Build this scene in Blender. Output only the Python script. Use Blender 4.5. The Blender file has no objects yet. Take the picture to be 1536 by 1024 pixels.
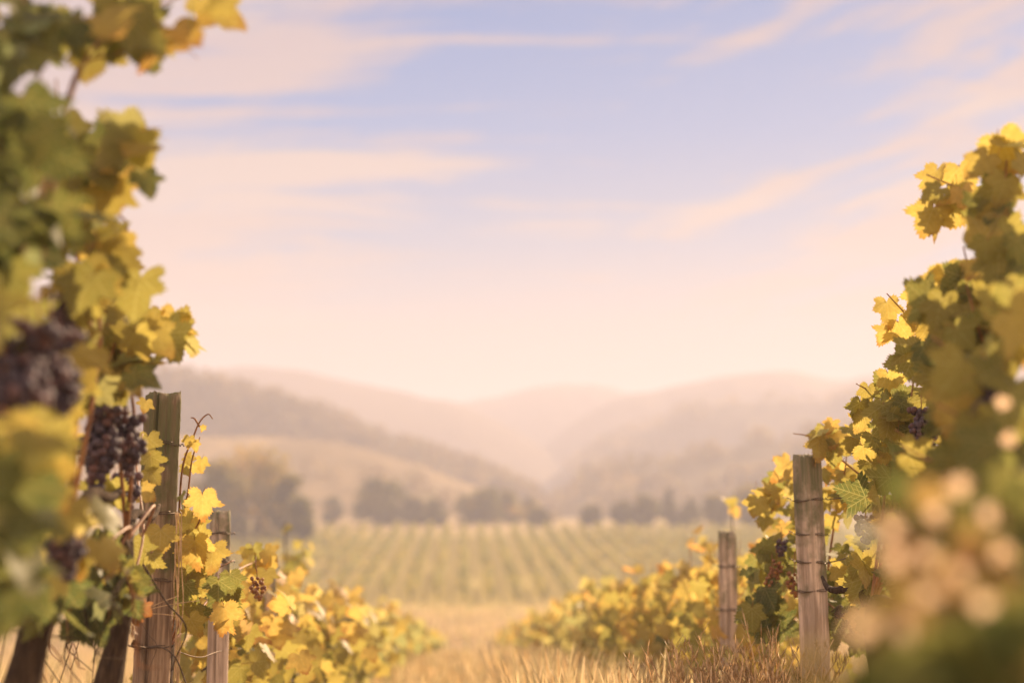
import bpy, math, random
import numpy as np
from mathutils import Vector, Matrix, Euler
R = math.radians
random.seed(11); rng = np.random.default_rng(7)
sc = bpy.context.scene
col = sc.collection

# ------------------------------------------------------------------ camera
CZ = 0.75                                   # eye height above the ground at the camera
cam_d = bpy.data.cameras.new('camera'); cam = bpy.data.objects.new('camera', cam_d)
col.objects.link(cam); sc.camera = cam
cam_d.sensor_width = 36; cam_d.lens = 50; cam_d.clip_start = 0.05; cam_d.clip_end = 3000
cam.location = (0, 0, CZ)
PITCH, YAW = 5.57, 1.96
cam.rotation_euler = (R(90 + PITCH), 0, R(-YAW))
cam_d.dof.use_dof = True; cam_d.dof.focus_distance = 4.6; cam_d.dof.aperture_fstop = 1.35
FPX = 1536 * 50 / 36
ROT = cam.rotation_euler.to_matrix()
def P(px, py, Y):
    """world point at distance Y down the rows seen in that direction from the path"""
    d = ROT @ Vector(((px - 768) / FPX, -(py - 512) / FPX, -1.0))
    t = Y / d.y
    return Vector((d.x * t, Y, CZ + d.z * t))

def seen(p):
    v = ROT.transposed() @ (Vector(p) - Vector((0, 0, CZ))); return 768 - v.x / v.z * FPX, 512 + v.y / v.z * FPX

# ------------------------------------------------------------------ sky and sun
SUN_AZ, SUN_EL = 29.0, 24.0
w = bpy.data.worlds.new('World'); sc.world = w; w.use_nodes = True
nt = w.node_tree; nt.nodes.clear()
class NB:
    def __init__(s, nt): s.nt = nt; s.L = nt.links
    def n(s, t, **k):
        o = s.nt.nodes.new(t)
        for a, b in k.items(): setattr(o, a, b)
        return o
    def put(s, sock, v):
        if hasattr(v, 'links') or isinstance(v, bpy.types.NodeSocket): s.L.new(v, sock)
        else:
            if isinstance(v, (tuple, list)) and len(v) == 3 and sock.type == 'RGBA': v = tuple(v) + (1,)
            sock.default_value = v
    def m(s, op, a, b=0.0, c=None, clamp=False):
        o = s.n('ShaderNodeMath', operation=op, use_clamp=clamp)
        s.put(o.inputs[0], a); s.put(o.inputs[1], b)
        if c is not None: s.put(o.inputs[2], c)
        return o.outputs[0]
    def vm(s, op, a, b=(0, 0, 0)):
        o = s.n('ShaderNodeVectorMath', operation=op); s.put(o.inputs[0], a); s.put(o.inputs[1], b); return o.outputs[0]
    def mix(s, f, a, b, blend='MIX'):
        o = s.n('ShaderNodeMix', data_type='RGBA', blend_type=blend, clamp_factor=True)
        s.put(o.inputs[0], f); s.put(o.inputs[6], a); s.put(o.inputs[7], b); return o.outputs[2]
    def ramp(s, f, stops, interp='LINEAR'):
        o = s.n('ShaderNodeValToRGB'); r = o.color_ramp; r.interpolation = interp
        while len(r.elements) < len(stops): r.elements.new(0.5)
        for e, (p, c) in zip(r.elements, stops):
            e.position = p
            if not isinstance(c, (tuple, list)): c = (c, c, c)
            e.color = tuple(c) + (1,)
        s.put(o.inputs[0], f); return o.outputs[0]
    def noise(s, vec, scale, detail=3, rough=0.5, dist=0.0, out=0):
        o = s.n('ShaderNodeTexNoise'); s.put(o.inputs['Vector'], vec); o.inputs['Scale'].default_value = scale
        o.inputs['Detail'].default_value = detail; o.inputs['Roughness'].default_value = rough
        o.inputs['Distortion'].default_value = dist; return o.outputs[out]
    def mapping(s, vec, scale=(1, 1, 1), rot=(0, 0, 0), loc=(0, 0, 0)):
        o = s.n('ShaderNodeMapping'); s.put(o.inputs[0], vec); o.inputs['Scale'].default_value = scale
        o.inputs['Rotation'].default_value = rot; o.inputs['Location'].default_value = loc; return o.outputs[0]
    def maprange(s, v, a, b, c=0.0, d=1.0, t='SMOOTHSTEP'):
        o = s.n('ShaderNodeMapRange', interpolation_type=t); s.put(o.inputs[0], v)
        for i, x in enumerate((a, b, c, d)): o.inputs[1 + i].default_value = x
        return o.outputs[0]
b = NB(nt)
tc = b.n('ShaderNodeTexCoord'); sep = b.n('ShaderNodeSeparateXYZ'); b.L.new(tc.outputs['Generated'], sep.inputs[0])
X, Y, Z = sep.outputs
zc = b.m('MAXIMUM', Z, 0.0)
den = b.m('ADD', zc, 0.10)
comb = b.n('ShaderNodeCombineXYZ'); b.L.new(b.m('DIVIDE', X, den), comb.inputs[0]); b.L.new(b.m('DIVIDE', Y, den), comb.inputs[1])
cp = comb.outputs[0]
sky = b.n('ShaderNodeTexSky', sky_type='NISHITA'); sky.sun_disc = False
sky.sun_elevation = R(SUN_EL); sky.sun_rotation = R(SUN_AZ); sky.dust_density = 2.0; sky.air_density = 1.0; sky.ozone_density = 1.5
clear = b.ramp(zc, [(0.0, (1.28, 1.18, 1.00)), (0.11, (1.16, 1.12, 1.16)), (0.17, (.56, .92, 1.46)), (0.24, (.16, .70, 1.58)), (0.33, (.0, .52, 1.46)), (1.0, (.25, .45, .85))])
nis = b.vm('SCALE', sky.outputs[0]); nis.node.inputs['Scale'].default_value = 0.10
clear = b.mix(0.08, clear, nis)
# soft wisps: warped, stretched noise on a cloud plane
wv = b.vm('ADD', cp, b.vm('SCALE', b.noise(cp, 0.5, 3, .5, out=1)))
wv.node.inputs[1].links[0].from_node.inputs['Scale'].default_value = 0.9
n1 = b.noise(b.mapping(wv, (0.42, 1.5, 1), (0, 0, R(-24))), 0.95, 5, .52)
n2 = b.noise(b.mapping(b.mapping(wv, (1, 1, 1), (0, 0, R(-27))), (2.3, 0.42, 1), (0, 0, 0), (3.1, 1.7, 0)), 2.3, 8, .62)
ray_ = b.m('DIVIDE', X, b.m('MAXIMUM', Y, .05)); rs = b.maprange(ray_, .06, .22, .12, .72)
n4 = b.noise(b.mapping(wv, (0.5, 4.2, 1), (0, 0, 0), (5.1, 2.7, 0)), 2.2, 8, .62)
n3 = b.noise(b.mapping(cp, (0.5, 0.5, 1), (0, 0, 0), (1.3, 4.2, 0)), 0.55, 2, .5)
# open blue gap up the middle of the view, cloud toward both sides
gap = b.maprange(b.m('ABSOLUTE', b.m('SUBTRACT', b.m('DIVIDE', X, b.m('MAXIMUM', Y, .05)), 0.085)), 0.03, 0.30, 0.0, 1.0)
lay = b.m('ADD', b.m('MULTIPLY', n2, rs), b.m('MULTIPLY', b.m('ADD', b.m('MULTIPLY', n1, .5), b.m('MULTIPLY', n4, .5)), b.m('SUBTRACT', 1.0, rs)))
cl = lay
cl = b.m('ADD', cl, b.m('MULTIPLY', b.m('SUBTRACT', n3, .5), .35))
cl = b.m('ADD', cl, b.m('MULTIPLY', b.m('SUBTRACT', gap, .5), .09))
fine_ = b.noise(b.mapping(wv, (1.6, 4.5, 1), (0, 0, 0), (2.2, 9.1, 0)), 2.2, 7, .65)
cl = b.m('ADD', cl, b.m('MULTIPLY', b.m('SUBTRACT', fine_, .5), .16))
mask = b.maprange(cl, 0.432, 0.575, 0.0, 1.0)
mask = b.m('MULTIPLY', mask, 0.95)
ccol = b.ramp(zc, [(0.0, (1.45, 1.20, 1.0)), (0.12, (1.45, 1.14, 1.0)), (0.24, (1.36, 1.06, 1.04)), (0.36, (1.15, .94, 1.08)), (1.0, (.9, .72, .74))])
shade = b.noise(b.mapping(wv, (0.6, 2.2, 1), (0, 0, R(-18)), (7, 2, 0)), 1.1, 4, .5)
ccol = b.mix(b.maprange(shade, .48, .60, 0, .7), ccol, (1.55, 1.25, 1.12))
final = b.mix(mask, clear, ccol)
# warm brightening of the sky itself round the low sun
sd = Vector((math.sin(R(SUN_AZ)) * math.cos(R(SUN_EL)), math.cos(R(SUN_AZ)) * math.cos(R(SUN_EL)), math.sin(R(SUN_EL))))
dp = b.n('ShaderNodeVectorMath', operation='DOT_PRODUCT'); b.L.new(tc.outputs['Generated'], dp.inputs[0]); dp.inputs[1].default_value = sd
glow = b.maprange(dp.outputs['Value'], 0.72, 1.0, 0, 1.0)
final = b.mix(b.m('MULTIPLY', glow, .10), final, (1.5, 1.08, .74))
# unseen sky behind the camera: peach brightness added to fill the foreground shadows
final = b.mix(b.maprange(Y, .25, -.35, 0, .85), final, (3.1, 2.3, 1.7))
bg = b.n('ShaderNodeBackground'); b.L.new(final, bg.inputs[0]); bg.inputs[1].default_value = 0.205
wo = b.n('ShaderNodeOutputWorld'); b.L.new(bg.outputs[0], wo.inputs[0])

sl = bpy.data.lights.new('sun', 'SUN'); sl.energy = 5.0; sl.angle = R(0.6); sl.color = (1.0, .72, .44)
sun = bpy.data.objects.new('sun', sl); col.objects.link(sun); sun.rotation_euler = sd.to_track_quat('Z', 'Y').to_euler(); sun.location = (30, 40, 30)
sc.view_settings.view_transform = 'Standard'; sc.view_settings.look = 'None'; sc.view_settings.gamma = 1; sc.view_settings.exposure = 1.16
sc.cycles.use_denoising = True
sc.cycles.max_bounces = 6; sc.cycles.transmission_bounces = 4; sc.cycles.transparent_max_bounces = 4
sc.cycles.diffuse_bounces = 3; sc.cycles.glossy_bounces = 2; sc.cycles.volume_bounces = 3
sc.cycles.caustics_reflective = False; sc.cycles.caustics_refractive = False
sc.cycles.sample_clamp_indirect = 4.0

# ------------------------------------------------------------------ helpers
def mesh_np(name, V, loops, sizes, attrs=None, smooth=True, matidx=None):
    me = bpy.data.meshes.new(name)
    V = np.asarray(V, np.float32); loops = np.asarray(loops, np.int32); sizes = np.asarray(sizes, np.int32)
    me.vertices.add(len(V)); me.vertices.foreach_set('co', V.ravel())
    me.loops.add(len(loops)); me.loops.foreach_set('vertex_index', loops)
    me.polygons.add(len(sizes)); st = np.zeros(len(sizes), np.int32); st[1:] = np.cumsum(sizes)[:-1]
    me.polygons.foreach_set('loop_start', st)
    me.polygons.foreach_set('use_smooth', np.full(len(sizes), smooth))
    me.update(calc_edges=True)
    for k, (typ, A) in (attrs or {}).items():
        at = me.attributes.new(k, typ, 'POINT')
        at.data.foreach_set('value' if typ == 'FLOAT' else 'vector', np.asarray(A, np.float32).ravel())
    return me
def link(name, me, mat, parent=None, **tags):
    o = bpy.data.objects.new(name, me); col.objects.link(o)
    if mat is not None and not me.materials: me.materials.append(mat)
    if parent is not None: o.parent = parent
    for k, v in tags.items():
        if v: o[k] = v
    return o
def empty(name, loc, **tags):
    o = bpy.data.objects.new(name, None); col.objects.link(o); o.location = loc; o.empty_display_size = .1
    for k, v in tags.items():
        if v: o[k] = v
    return o

class MB:
    """collects tubes / solids into one mesh"""
    def __init__(s): s.V = []; s.F = []; s.n = 0; s.T = []
    def add(s, V, F, t=0.5):
        V = np.asarray(V, float); s.V.append(V); s.F += [tuple(i + s.n for i in f) for f in F]; s.n += len(V); s.T.append(np.full(len(V), t))
    def tube(s, pts, rad, seg=6, t=0.5, cap=True, wob=0.0):
        pts = np.array([tuple(p) for p in pts], float); n = len(pts)
        rad = np.full(n, rad) if np.isscalar(rad) else np.asarray(rad, float)
        tan = np.gradient(pts, axis=0); tan /= np.maximum(np.linalg.norm(tan, axis=1, keepdims=True), 1e-9)
        ref = np.array([0, 0, 1.0]) if abs(tan[0][2]) < .9 else np.array([1.0, 0, 0])
        V = []; u = np.cross(tan[0], ref)
        for i in range(n):
            u = u - tan[i] * np.dot(u, tan[i]); u /= max(np.linalg.norm(u), 1e-9); v = np.cross(tan[i], u)
            for k in range(seg):
                a = 2 * math.pi * k / seg
                r = rad[i] * (1 + (rng.normal() * wob if wob else 0))
                V.append(pts[i] + (u * math.cos(a) + v * math.sin(a)) * r)
        F = [(i * seg + k, i * seg + (k + 1) % seg, (i + 1) * seg + (k + 1) % seg, (i + 1) * seg + k) for i in range(n - 1) for k in range(seg)]
        if cap:
            F.append(tuple(range(seg - 1, -1, -1))); F.append(tuple((n - 1) * seg + k for k in range(seg)))
        s.add(V, F, t)
    def mesh(s, name, smooth=True, off=None):
        V = np.concatenate(s.V)
        if off is not None: V = V - np.array(tuple(off))
        return mesh_np(name, V, [i for f in s.F for i in f], [len(f) for f in s.F], {'tint': ('FLOAT', np.concatenate(s.T))}, smooth)
def spline(pts, n=6):
    """Catmull-Rom through pts"""
    p = [Vector(q) for q in pts]; p = [p[0] * 2 - p[1]] + p + [p[-1] * 2 - p[-2]]; out = []
    for i in range(1, len(p) - 2):
        for k in range(n):
            t = k / n; a, b_, c, d = p[i - 1], p[i], p[i + 1], p[i + 2]
            out.append(0.5 * ((2 * b_) + (c - a) * t + (2 * a - 5 * b_ + 4 * c - d) * t * t + (3 * b_ - a - 3 * c + d) * t ** 3))
    out.append(p[-2]); return out
def vnoise(x, y, seed=0):
    """cheap smooth value noise, numpy arrays"""
    xi = np.floor(x).astype(int); yi = np.floor(y).astype(int); fx = x - xi; fy = y - yi
    fx = fx * fx * (3 - 2 * fx); fy = fy * fy * (3 - 2 * fy)
    def h(a, c):
        q = np.sin(a * 127.1 + c * 311.7 + seed * 74.7) * 43758.5453; return q - np.floor(q)
    return (h(xi, yi) * (1 - fx) + h(xi + 1, yi) * fx) * (1 - fy) + (h(xi, yi + 1) * (1 - fx) + h(xi + 1, yi + 1) * fx) * fy
def fbm(x, y, o=4, seed=0):
    s = 0; a = .5
    for i in range(o): s = s + a * vnoise(x * 2 ** i, y * 2 ** i, seed + i); a *= .5
    return s

# ------------------------------------------------------------------ materials
def newmat(name):
    m = bpy.data.materials.new(name); m.use_nodes = True; m.node_tree.nodes.clear(); q = NB(m.node_tree)
    out = q.n('ShaderNodeOutputMaterial'); return m, q, out
def attr(q, name, o='Fac'):
    a = q.n('ShaderNodeAttribute'); a.attribute_name = name; return a.outputs[o]
def bumpn(q, h, strength, dist=0.01):
    o = q.n('ShaderNodeBump'); q.put(o.inputs['Height'], h); o.inputs['Strength'].default_value = strength; o.inputs['Distance'].default_value = dist; return o.outputs[0]
def princ(q, colr, rough=0.7, normal=None, spec=0.4):
    p = q.n('ShaderNodeBsdfPrincipled'); q.put(p.inputs['Base Color'], colr); q.put(p.inputs['Roughness'], rough)
    p.inputs['Specular IOR Level'].default_value = spec
    if normal is not None: q.put(p.inputs['Normal'], normal)
    return p
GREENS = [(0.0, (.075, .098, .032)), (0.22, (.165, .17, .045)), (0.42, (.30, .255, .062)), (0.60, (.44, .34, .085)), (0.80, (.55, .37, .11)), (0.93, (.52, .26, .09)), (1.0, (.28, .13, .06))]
def leaf_mat(name, detail=True, trans=0.58, stops=GREENS, spec=.32, rough=.5):
    m, q, out = newmat(name)
    t = attr(q, 'tint'); base = q.ramp(t, stops)
    geo = q.n('ShaderNodeNewGeometry')
    nrm = None
    if detail:
        lc = q.n('ShaderNodeSeparateXYZ'); q.L.new(attr(q, 'leafco', 'Vector'), lc.inputs[0])
        ax = q.m('ABSOLUTE', lc.outputs[0]); y = lc.outputs[1]
        ds = []
        for a in (0, 50, 112):
            cx, cy = math.sin(R(a)), math.cos(R(a))
            perp = q.m('ABSOLUTE', q.m('SUBTRACT', q.m('MULTIPLY', ax, cy), q.m('MULTIPLY', y, cx)))
            along = q.m('ADD', q.m('MULTIPLY', ax, cx), q.m('MULTIPLY', y, cy))
            ds.append(q.m('ADD', perp, q.m('MULTIPLY', q.m('LESS_THAN', along, 0.0), 1.0)))
            if a < 100:
                zz = q.m('PINGPONG', q.m('SUBTRACT', along, q.m('MULTIPLY', perp, 0.9)), 0.085)
                ds.append(q.m('ADD', q.m('MULTIPLY', zz, 1.6), q.m('MULTIPLY', q.m('GREATER_THAN', perp, .24), 1.0)))
        mn = ds[0]
        for d_ in ds[1:]: mn = q.m('MINIMUM', mn, d_)
        vein = q.maprange(mn, 0.004, 0.026, 1.0, 0.0)
        base = q.mix(q.m('MULTIPLY', vein, .35), base, (.50, .46, .18))
        rad = q.m('SQRT', q.m('ADD', q.m('MULTIPLY', ax, ax), q.m('MULTIPLY', y, y)))
        spots = q.noise(geo.outputs['Position'], 60, 4, .6)
        edge = q.m('MULTIPLY', q.maprange(q.m('ADD', rad, q.m('MULTIPLY', spots, .7)), .95, 1.35, 0, 1), q.maprange(t, .3, .7, 0, .8))
        base = q.mix(edge, base, (.30, .12, .03))
        base = q.mix(q.maprange(spots, .40, .62, 0, .25), base, (.22, .17, .04))
        isp = q.m('GREATER_THAN', lc.outputs[2], .5)
        base = q.mix(isp, base, (.34, .17, .07))
    base = q.mix(q.m('MULTIPLY', geo.outputs['Backfacing'], .30), base, (.32, .36, .20))
    p = princ(q, base, rough, nrm, spec)
    hs = q.n('ShaderNodeHueSaturation'); hs.inputs['Saturation'].default_value = 1.02; hs.inputs['Value'].default_value = 1.65; q.L.new(base, hs.inputs['Color'])
    tr = q.n('ShaderNodeBsdfTranslucent'); q.L.new(hs.outputs[0], tr.inputs[0])
    mx = q.n('ShaderNodeMixShader'); mx.inputs[0].default_value = trans; q.L.new(p.outputs[0], mx.inputs[1]); q.L.new(tr.outputs[0], mx.inputs[2])
    q.L.new(mx.outputs[0], out.inputs[0]); return m
M_leaf = leaf_mat('vine_leaf'); M_leaf2 = leaf_mat('vine_leaf_plain', False, .58)
M_tree = leaf_mat('tree_leaf', False, .35, [(0, (.06, .06, .014)), (.4, (.17, .15, .035)), (.7, (.50, .36, .07)), (1, (.52, .27, .07))], 0, 1.0)
M_wood_far = leaf_mat('far_wood_leaf', False, .35, [(0, (.14, .105, .05)), (.5, (.26, .19, .085)), (1, (.40, .28, .12))], 0, 1.0)
M_straw = leaf_mat('straw', False, .5, [(0, (.24, .155, .08)), (.5, (.42, .295, .15)), (.84, (.64, .49, .29)), (.9, (.30, .30, .07)), (1, (.26, .30, .07))])

M_weed = leaf_mat('pale_dry_stem', False, .45, [(0, (.68, .48, .28)), (1, (.90, .72, .50))], .3)
def wood_mat(name, a, c, moss=0.5, scale=1.0):
    m, q, out = newmat(name)
    tcn = q.n('ShaderNodeTexCoord').outputs['Object']
    g1 = q.noise(q.mapping(tcn, (1, 1, .035)), 95 * scale, 5, .65, .3)
    g2 = q.noise(q.mapping(tcn, (1, 1, .12)), 22 * scale, 4, .6)
    g3 = q.noise(tcn, 9, 4, .6)
    cc = q.mix(q.maprange(g1, .35, .65), a, c)
    cc = q.mix(q.maprange(g2, .42, .6, 0, .55), cc, tuple(x * .45 for x in a))
    sp = q.n('ShaderNodeSeparateXYZ'); q.L.new(tcn, sp.inputs[0])
    ms = q.m('MULTIPLY', q.maprange(q.m('ADD', g3, q.m('MULTIPLY', sp.outputs[2], .55)), .98, 1.22, 0, moss), q.maprange(g1, .3, .6, .35, 1))
    cc = q.mix(ms, cc, (.085, .11, .035))
    hgt = q.m('ADD', g1, q.m('MULTIPLY', g2, .8))
    p = princ(q, cc, .85, bumpn(q, hgt, .9, .006), .2); q.L.new(p.outputs[0], out.inputs[0]); return m
M_post = wood_mat('weathered_wood', (.24, .16, .11), (.52, .38, .27), .8)
M_post2 = wood_mat('weathered_wood_grey', (.50, .37, .29), (.84, .68, .56), .8)
def bark_mat():
    m, q, out = newmat('vine_bark'); tcn = q.n('ShaderNodeTexCoord').outputs['Object']
    g1 = q.noise(q.mapping(tcn, (1, 1, .15)), 70, 5, .7, .6)
    cc = q.ramp(g1, [(.3, (.03, .02, .013)), (.55, (.085, .055, .035)), (.75, (.17, .12, .08))])
    p = princ(q, cc, .9, bumpn(q, g1, 1.0, .01), .15); q.L.new(p.outputs[0], out.inputs[0]); return m
M_bark = bark_mat()
def simple(name, c, rough=.6, metal=0.0, var=.3, spec=.4, sss=0, nscale=40):
    m, q, out = newmat(name); tcn = q.n('ShaderNodeTexCoord').outputs['Object']
    g = q.noise(tcn, nscale, 4, .6)
    cc = q.mix(q.maprange(g, .3, .7), tuple(x * (1 - var) for x in c), tuple(min(1, x * (1 + var)) for x in c))
    p = princ(q, cc, rough, bumpn(q, g, .25, .002), spec); p.inputs['Metallic'].default_value = metal
    q.L.new(p.outputs[0], out.inputs[0]); return m
M_wire = simple('rusty_wire', (.13, .095, .07), .55, .7)
M_cane = simple('cane_bark', (.30, .14, .06), .5, 0, .35)
M_twine = simple('dry_straw_twine', (.60, .42, .24), .7)
def grape_mat(name, a, c, bloom):
    m, q, out = newmat(name); t = attr(q, 'tint'); tcn = q.n('ShaderNodeTexCoord').outputs['Object']
    g = q.noise(tcn, 120, 3, .6)
    cc = q.mix(t, a, c); cc = q.mix(q.maprange(g, .35, .7, 0, .5), cc, bloom)
    p = princ(q, cc, .62, None, .25)
    q.L.new(p.outputs[0], out.inputs[0]); return m
M_grape = grape_mat('ripe_grape', (.055, .040, .062), (.17, .08, .07), (.19, .165, .20))
M_grape_dry = grape_mat('raisined_grape', (.22, .08, .03), (.42, .19, .05), (.30, .20, .14))

def ground_mat():
    m, q, out = newmat('dry_ground'); pos = q.n('ShaderNodeNewGeometry').outputs['Position']
    sp = q.n('ShaderNodeSeparateXYZ'); q.L.new(pos, sp.inputs[0])
    a = q.noise(pos, .35, 5, .6); f = q.noise(pos, 6, 5, .7)
    cc = q.mix(q.maprange(a, .35, .65), (.25, .165, .09), (.38, .28, .15))
    cc = q.mix(q.maprange(f, .4, .7, 0, .6), cc, (.20, .12, .055))
    # mown green-gold sward under the far rows
    fld = q.m('MULTIPLY', q.maprange(sp.outputs[1], 60, 72), q.maprange(sp.outputs[1], 116, 124, 1, 0))
    cc = q.mix(q.m('MULTIPLY', fld, .9), cc, (.50, .40, .12))
    cc = q.mix(q.maprange(sp.outputs[1], 118, 126, 0, .6), cc, (.55, .42, .19))
    p = princ(q, cc, .95, bumpn(q, f, .8, .08), .1); q.L.new(p.outputs[0], out.inputs[0]); return m
M_ground = ground_mat()
def hill_mat(name, wood, field, thr, width=.12, sc_=.012):
    m, q, out = newmat(name); pos = q.n('ShaderNodeNewGeometry').outputs['Position']
    a = q.noise(q.mapping(pos, (1, .6, 2.5)), sc_, 4, .55, .5); f = q.noise(pos, .25, 5, .7)
    cc = q.mix(q.maprange(a, thr, thr + width), wood, field)
    cc = q.mix(q.maprange(f, .4, .65, 0, .5), cc, tuple(x * .55 for x in wood))
    p = princ(q, cc, .95, bumpn(q, f, 1, 1.0), .05); q.L.new(p.outputs[0], out.inputs[0]); return m

# ------------------------------------------------------------------ terrain
_gy = np.array([-60, 0, 10, 20, 30, 39, 50, 60, 68, 74, 96, 118, 124, 135, 160, 210, 900.0])
_gz = np.array([4.5, -.75, -1.8, -2.86, -3.9, -4.85, -5.45, -5.95, -6.25, -6.15, -5.35, -4.45, -4.35, -4.4, -4.5, -5.6, -9.0])
_ty = np.linspace(-70, 900, 3000); _tz = np.interp(_ty, _gy, _gz)
_k = np.ones(13) / 13; _tzs = np.convolve(np.pad(_tz, 6, 'edge'), _k, 'valid')
_near = np.clip((_ty + 2) / 10, 0, 1); _tz = _tzs
def gz(x, y):
    x = np.asarray(x, float); y = np.asarray(y, float)
    z = np.interp(y, _ty, _tz) + CZ
    z = z + (fbm(x * .6, y * .6, 3, 3) - .45) * .10 * np.clip(60 / (y + 30), 0, 1) + (fbm(x * .02, y * .02, 2, 9) - .4) * np.clip((np.abs(x) - 30) / 60, 0, 1.5) * 1.5
    return z
def grid_mesh(name, xs, ys, fz):
    XX, YY = np.meshgrid(xs, ys); ZZ = fz(XX, YY); nx, ny = len(xs), len(ys)
    V = np.stack([XX, YY, ZZ], -1).reshape(-1, 3)
    i = np.arange(nx * ny).reshape(ny, nx); q = np.stack([i[:-1, :-1], i[:-1, 1:], i[1:, 1:], i[1:, :-1]], -1).reshape(-1)
    return mesh_np(name, V, q, np.full((nx - 1) * (ny - 1), 4))
xs = np.concatenate([-np.geomspace(650, 6, 60), np.linspace(-5.8, 5.8, 60), np.geomspace(6, 650, 60)])
ys = np.concatenate([np.linspace(-40, -1, 14), np.linspace(0, 14, 70), np.geomspace(14.3, 700, 130)])
link('ground', grid_mesh('ground', xs, ys, gz), M_ground, kind='structure', label='dry golden sloping ground of the vineyard and valley floor')

def hill(name, pts, D, wf, wb, base, mat, lab, seed, rough=1.0):
    W = [P(a, c, D) for a, c in pts]; wx = np.array([p.x for p in W]); wz = np.array([p.z for p in W])
    xs = np.linspace(wx[0], wx[-1], 170); 
    prof = np.interp(xs, wx, wz); k = np.ones(9) / 9; prof = np.convolve(np.pad(prof, 4, 'edge'), k, 'valid')
    ends = np.ones(len(xs))
    vs = np.concatenate([np.linspace(-1, 0, 46), np.linspace(0.06, 1, 14)])
    def f(XX, VV):
        pr = np.interp(XX, xs, prof); s = np.where(VV < 0, 1 + VV, 1 - VV); s = np.clip(s, 0, 1)
        sh = s ** 1.15 * (1 - .35 * s) / .65; sh = np.where(VV < 0, sh, s * s * (3 - 2 * s))
        YY = D + np.where(VV < 0, VV * wf, VV * wb)
        z = base + (pr - base) * sh
        amp = (pr - base) * .16 * rough
        z = z + (fbm(XX / (D * .09), YY / (D * .07), 4, seed) - .47) * amp * np.sin(np.pi * np.clip(s, 0, 1)) * 1.2
        z = z + (fbm(XX / 6, YY / 6, 3, seed + 5) - .47) * 1.1 * (D / 300)
        return z
    XX, VV = np.meshgrid(xs, vs); ZZ = f(XX, VV); YY = D + np.where(VV < 0, VV * wf, VV * wb)
    V = np.stack([XX, YY, ZZ], -1).reshape(-1, 3); nx, ny = len(xs), len(vs)
    i = np.arange(nx * ny).reshape(ny, nx); q = np.stack([i[:-1, :-1], i[:-1, 1:], i[1:, 1:], i[1:, :-1]], -1).reshape(-1)
    link('hill', mesh_np(name, V, q, np.full((nx - 1) * (ny - 1), 4)), mat, kind='structure', label=lab)
    return lambda x, v: (x, D + (v * wf if v < 0 else v * wb), float(f(np.array([[x]]), np.array([[v]]))[0, 0])), xs[0], xs[-1]
wood = (.20, .145, .08); gold = (.60, .44, .20); dim = (.30, .22, .11)
Bs = -6.0
hA = hill('hill_slope', [(-350, 640), (-150, 590), (60, 555), (215, 558), (300, 566), (350, 580), (380, 594), (454, 607), (521, 637), (584, 663), (640, 679), (688, 692), (740, 712), (800, 742), (860, 775)], 252, 34, 40, Bs, hill_mat('hill_wood_a', (.20, .14, .075), (.28, .20, .10), .5), 'dark wooded hill slope falling from the left into the valley', 1)
hA2 = hill('hill_field', [(-300, 690), (-50, 655), (150, 655), (300, 655), (380, 656), (454, 657), (528, 666), (603, 687), (677, 716), (740, 737), (800, 757), (870, 790)], 208, 38, 20, Bs, hill_mat('hill_field_a', (.30, .22, .11), (.50, .36, .16), .42, .2, .02), 'low golden hayfield hill in front of the dark wooded slope', 2, .6)
hB = hill('hill_far', [(-300, 640), (-100, 620), (100, 590), (200, 578), (300, 560), (350, 548), (440, 553), (500, 567), (560, 577), (600, 590), (680, 602), (730, 622), (800, 660), (880, 720), (930, 780)], 470, 90, 80, Bs, hill_mat('hill_wood_b', wood, dim, .5), 'far pale rounded ridge with its top at the middle left', 3)
hC = hill('hill_distant', [(380, 690), (500, 640), (600, 617), (690, 604), (760, 592), (810, 578), (860, 574), (900, 577), (945, 590), (1000, 612), (1100, 660), (1200, 740)], 600, 90, 60, Bs, hill_mat('hill_wood_c', wood, dim, .5), 'palest distant ridge closing the end of the valley', 4)
hE = hill('hill_range', [(700, 780), (780, 700), (840, 645), (900, 608), (940, 592), (1000, 583), (1060, 568), (1100, 563), (1170, 555), (1215, 562), (1250, 574), (1300, 565), (1340, 552), (1400, 545), (1536, 540), (1750, 560), (1950, 640)], 490, 80, 70, Bs, hill_mat('hill_wood_e', wood, dim, .5), 'far pale range with a broad double top on the right', 5)
hF = hill('hill_spur', [(760, 780), (830, 712), (900, 672), (980, 640), (1050, 612), (1110, 602), (1200, 606), (1280, 600), (1400, 580), (1536, 570), (1800, 600)], 370, 60, 40, Bs, hill_mat('hill_wood_f', (.12, .095, .05), (.2, .15, .08), .5), 'middle distance hazy spur running down from the right range', 6)
hG = hill('hill_wooded', [(740, 790), (820, 755), (870, 722), (930, 700), (970, 690), (1030, 682), (1110, 668), (1160, 662), (1230, 655), (1400, 620), (1536, 600), (1750, 620)], 245, 50, 40, Bs, hill_mat('hill_wood_g', (.18, .14, .07), gold, .56, .1, .02), 'nearer wooded hill with pale clearings on the right', 7, .8)

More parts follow.
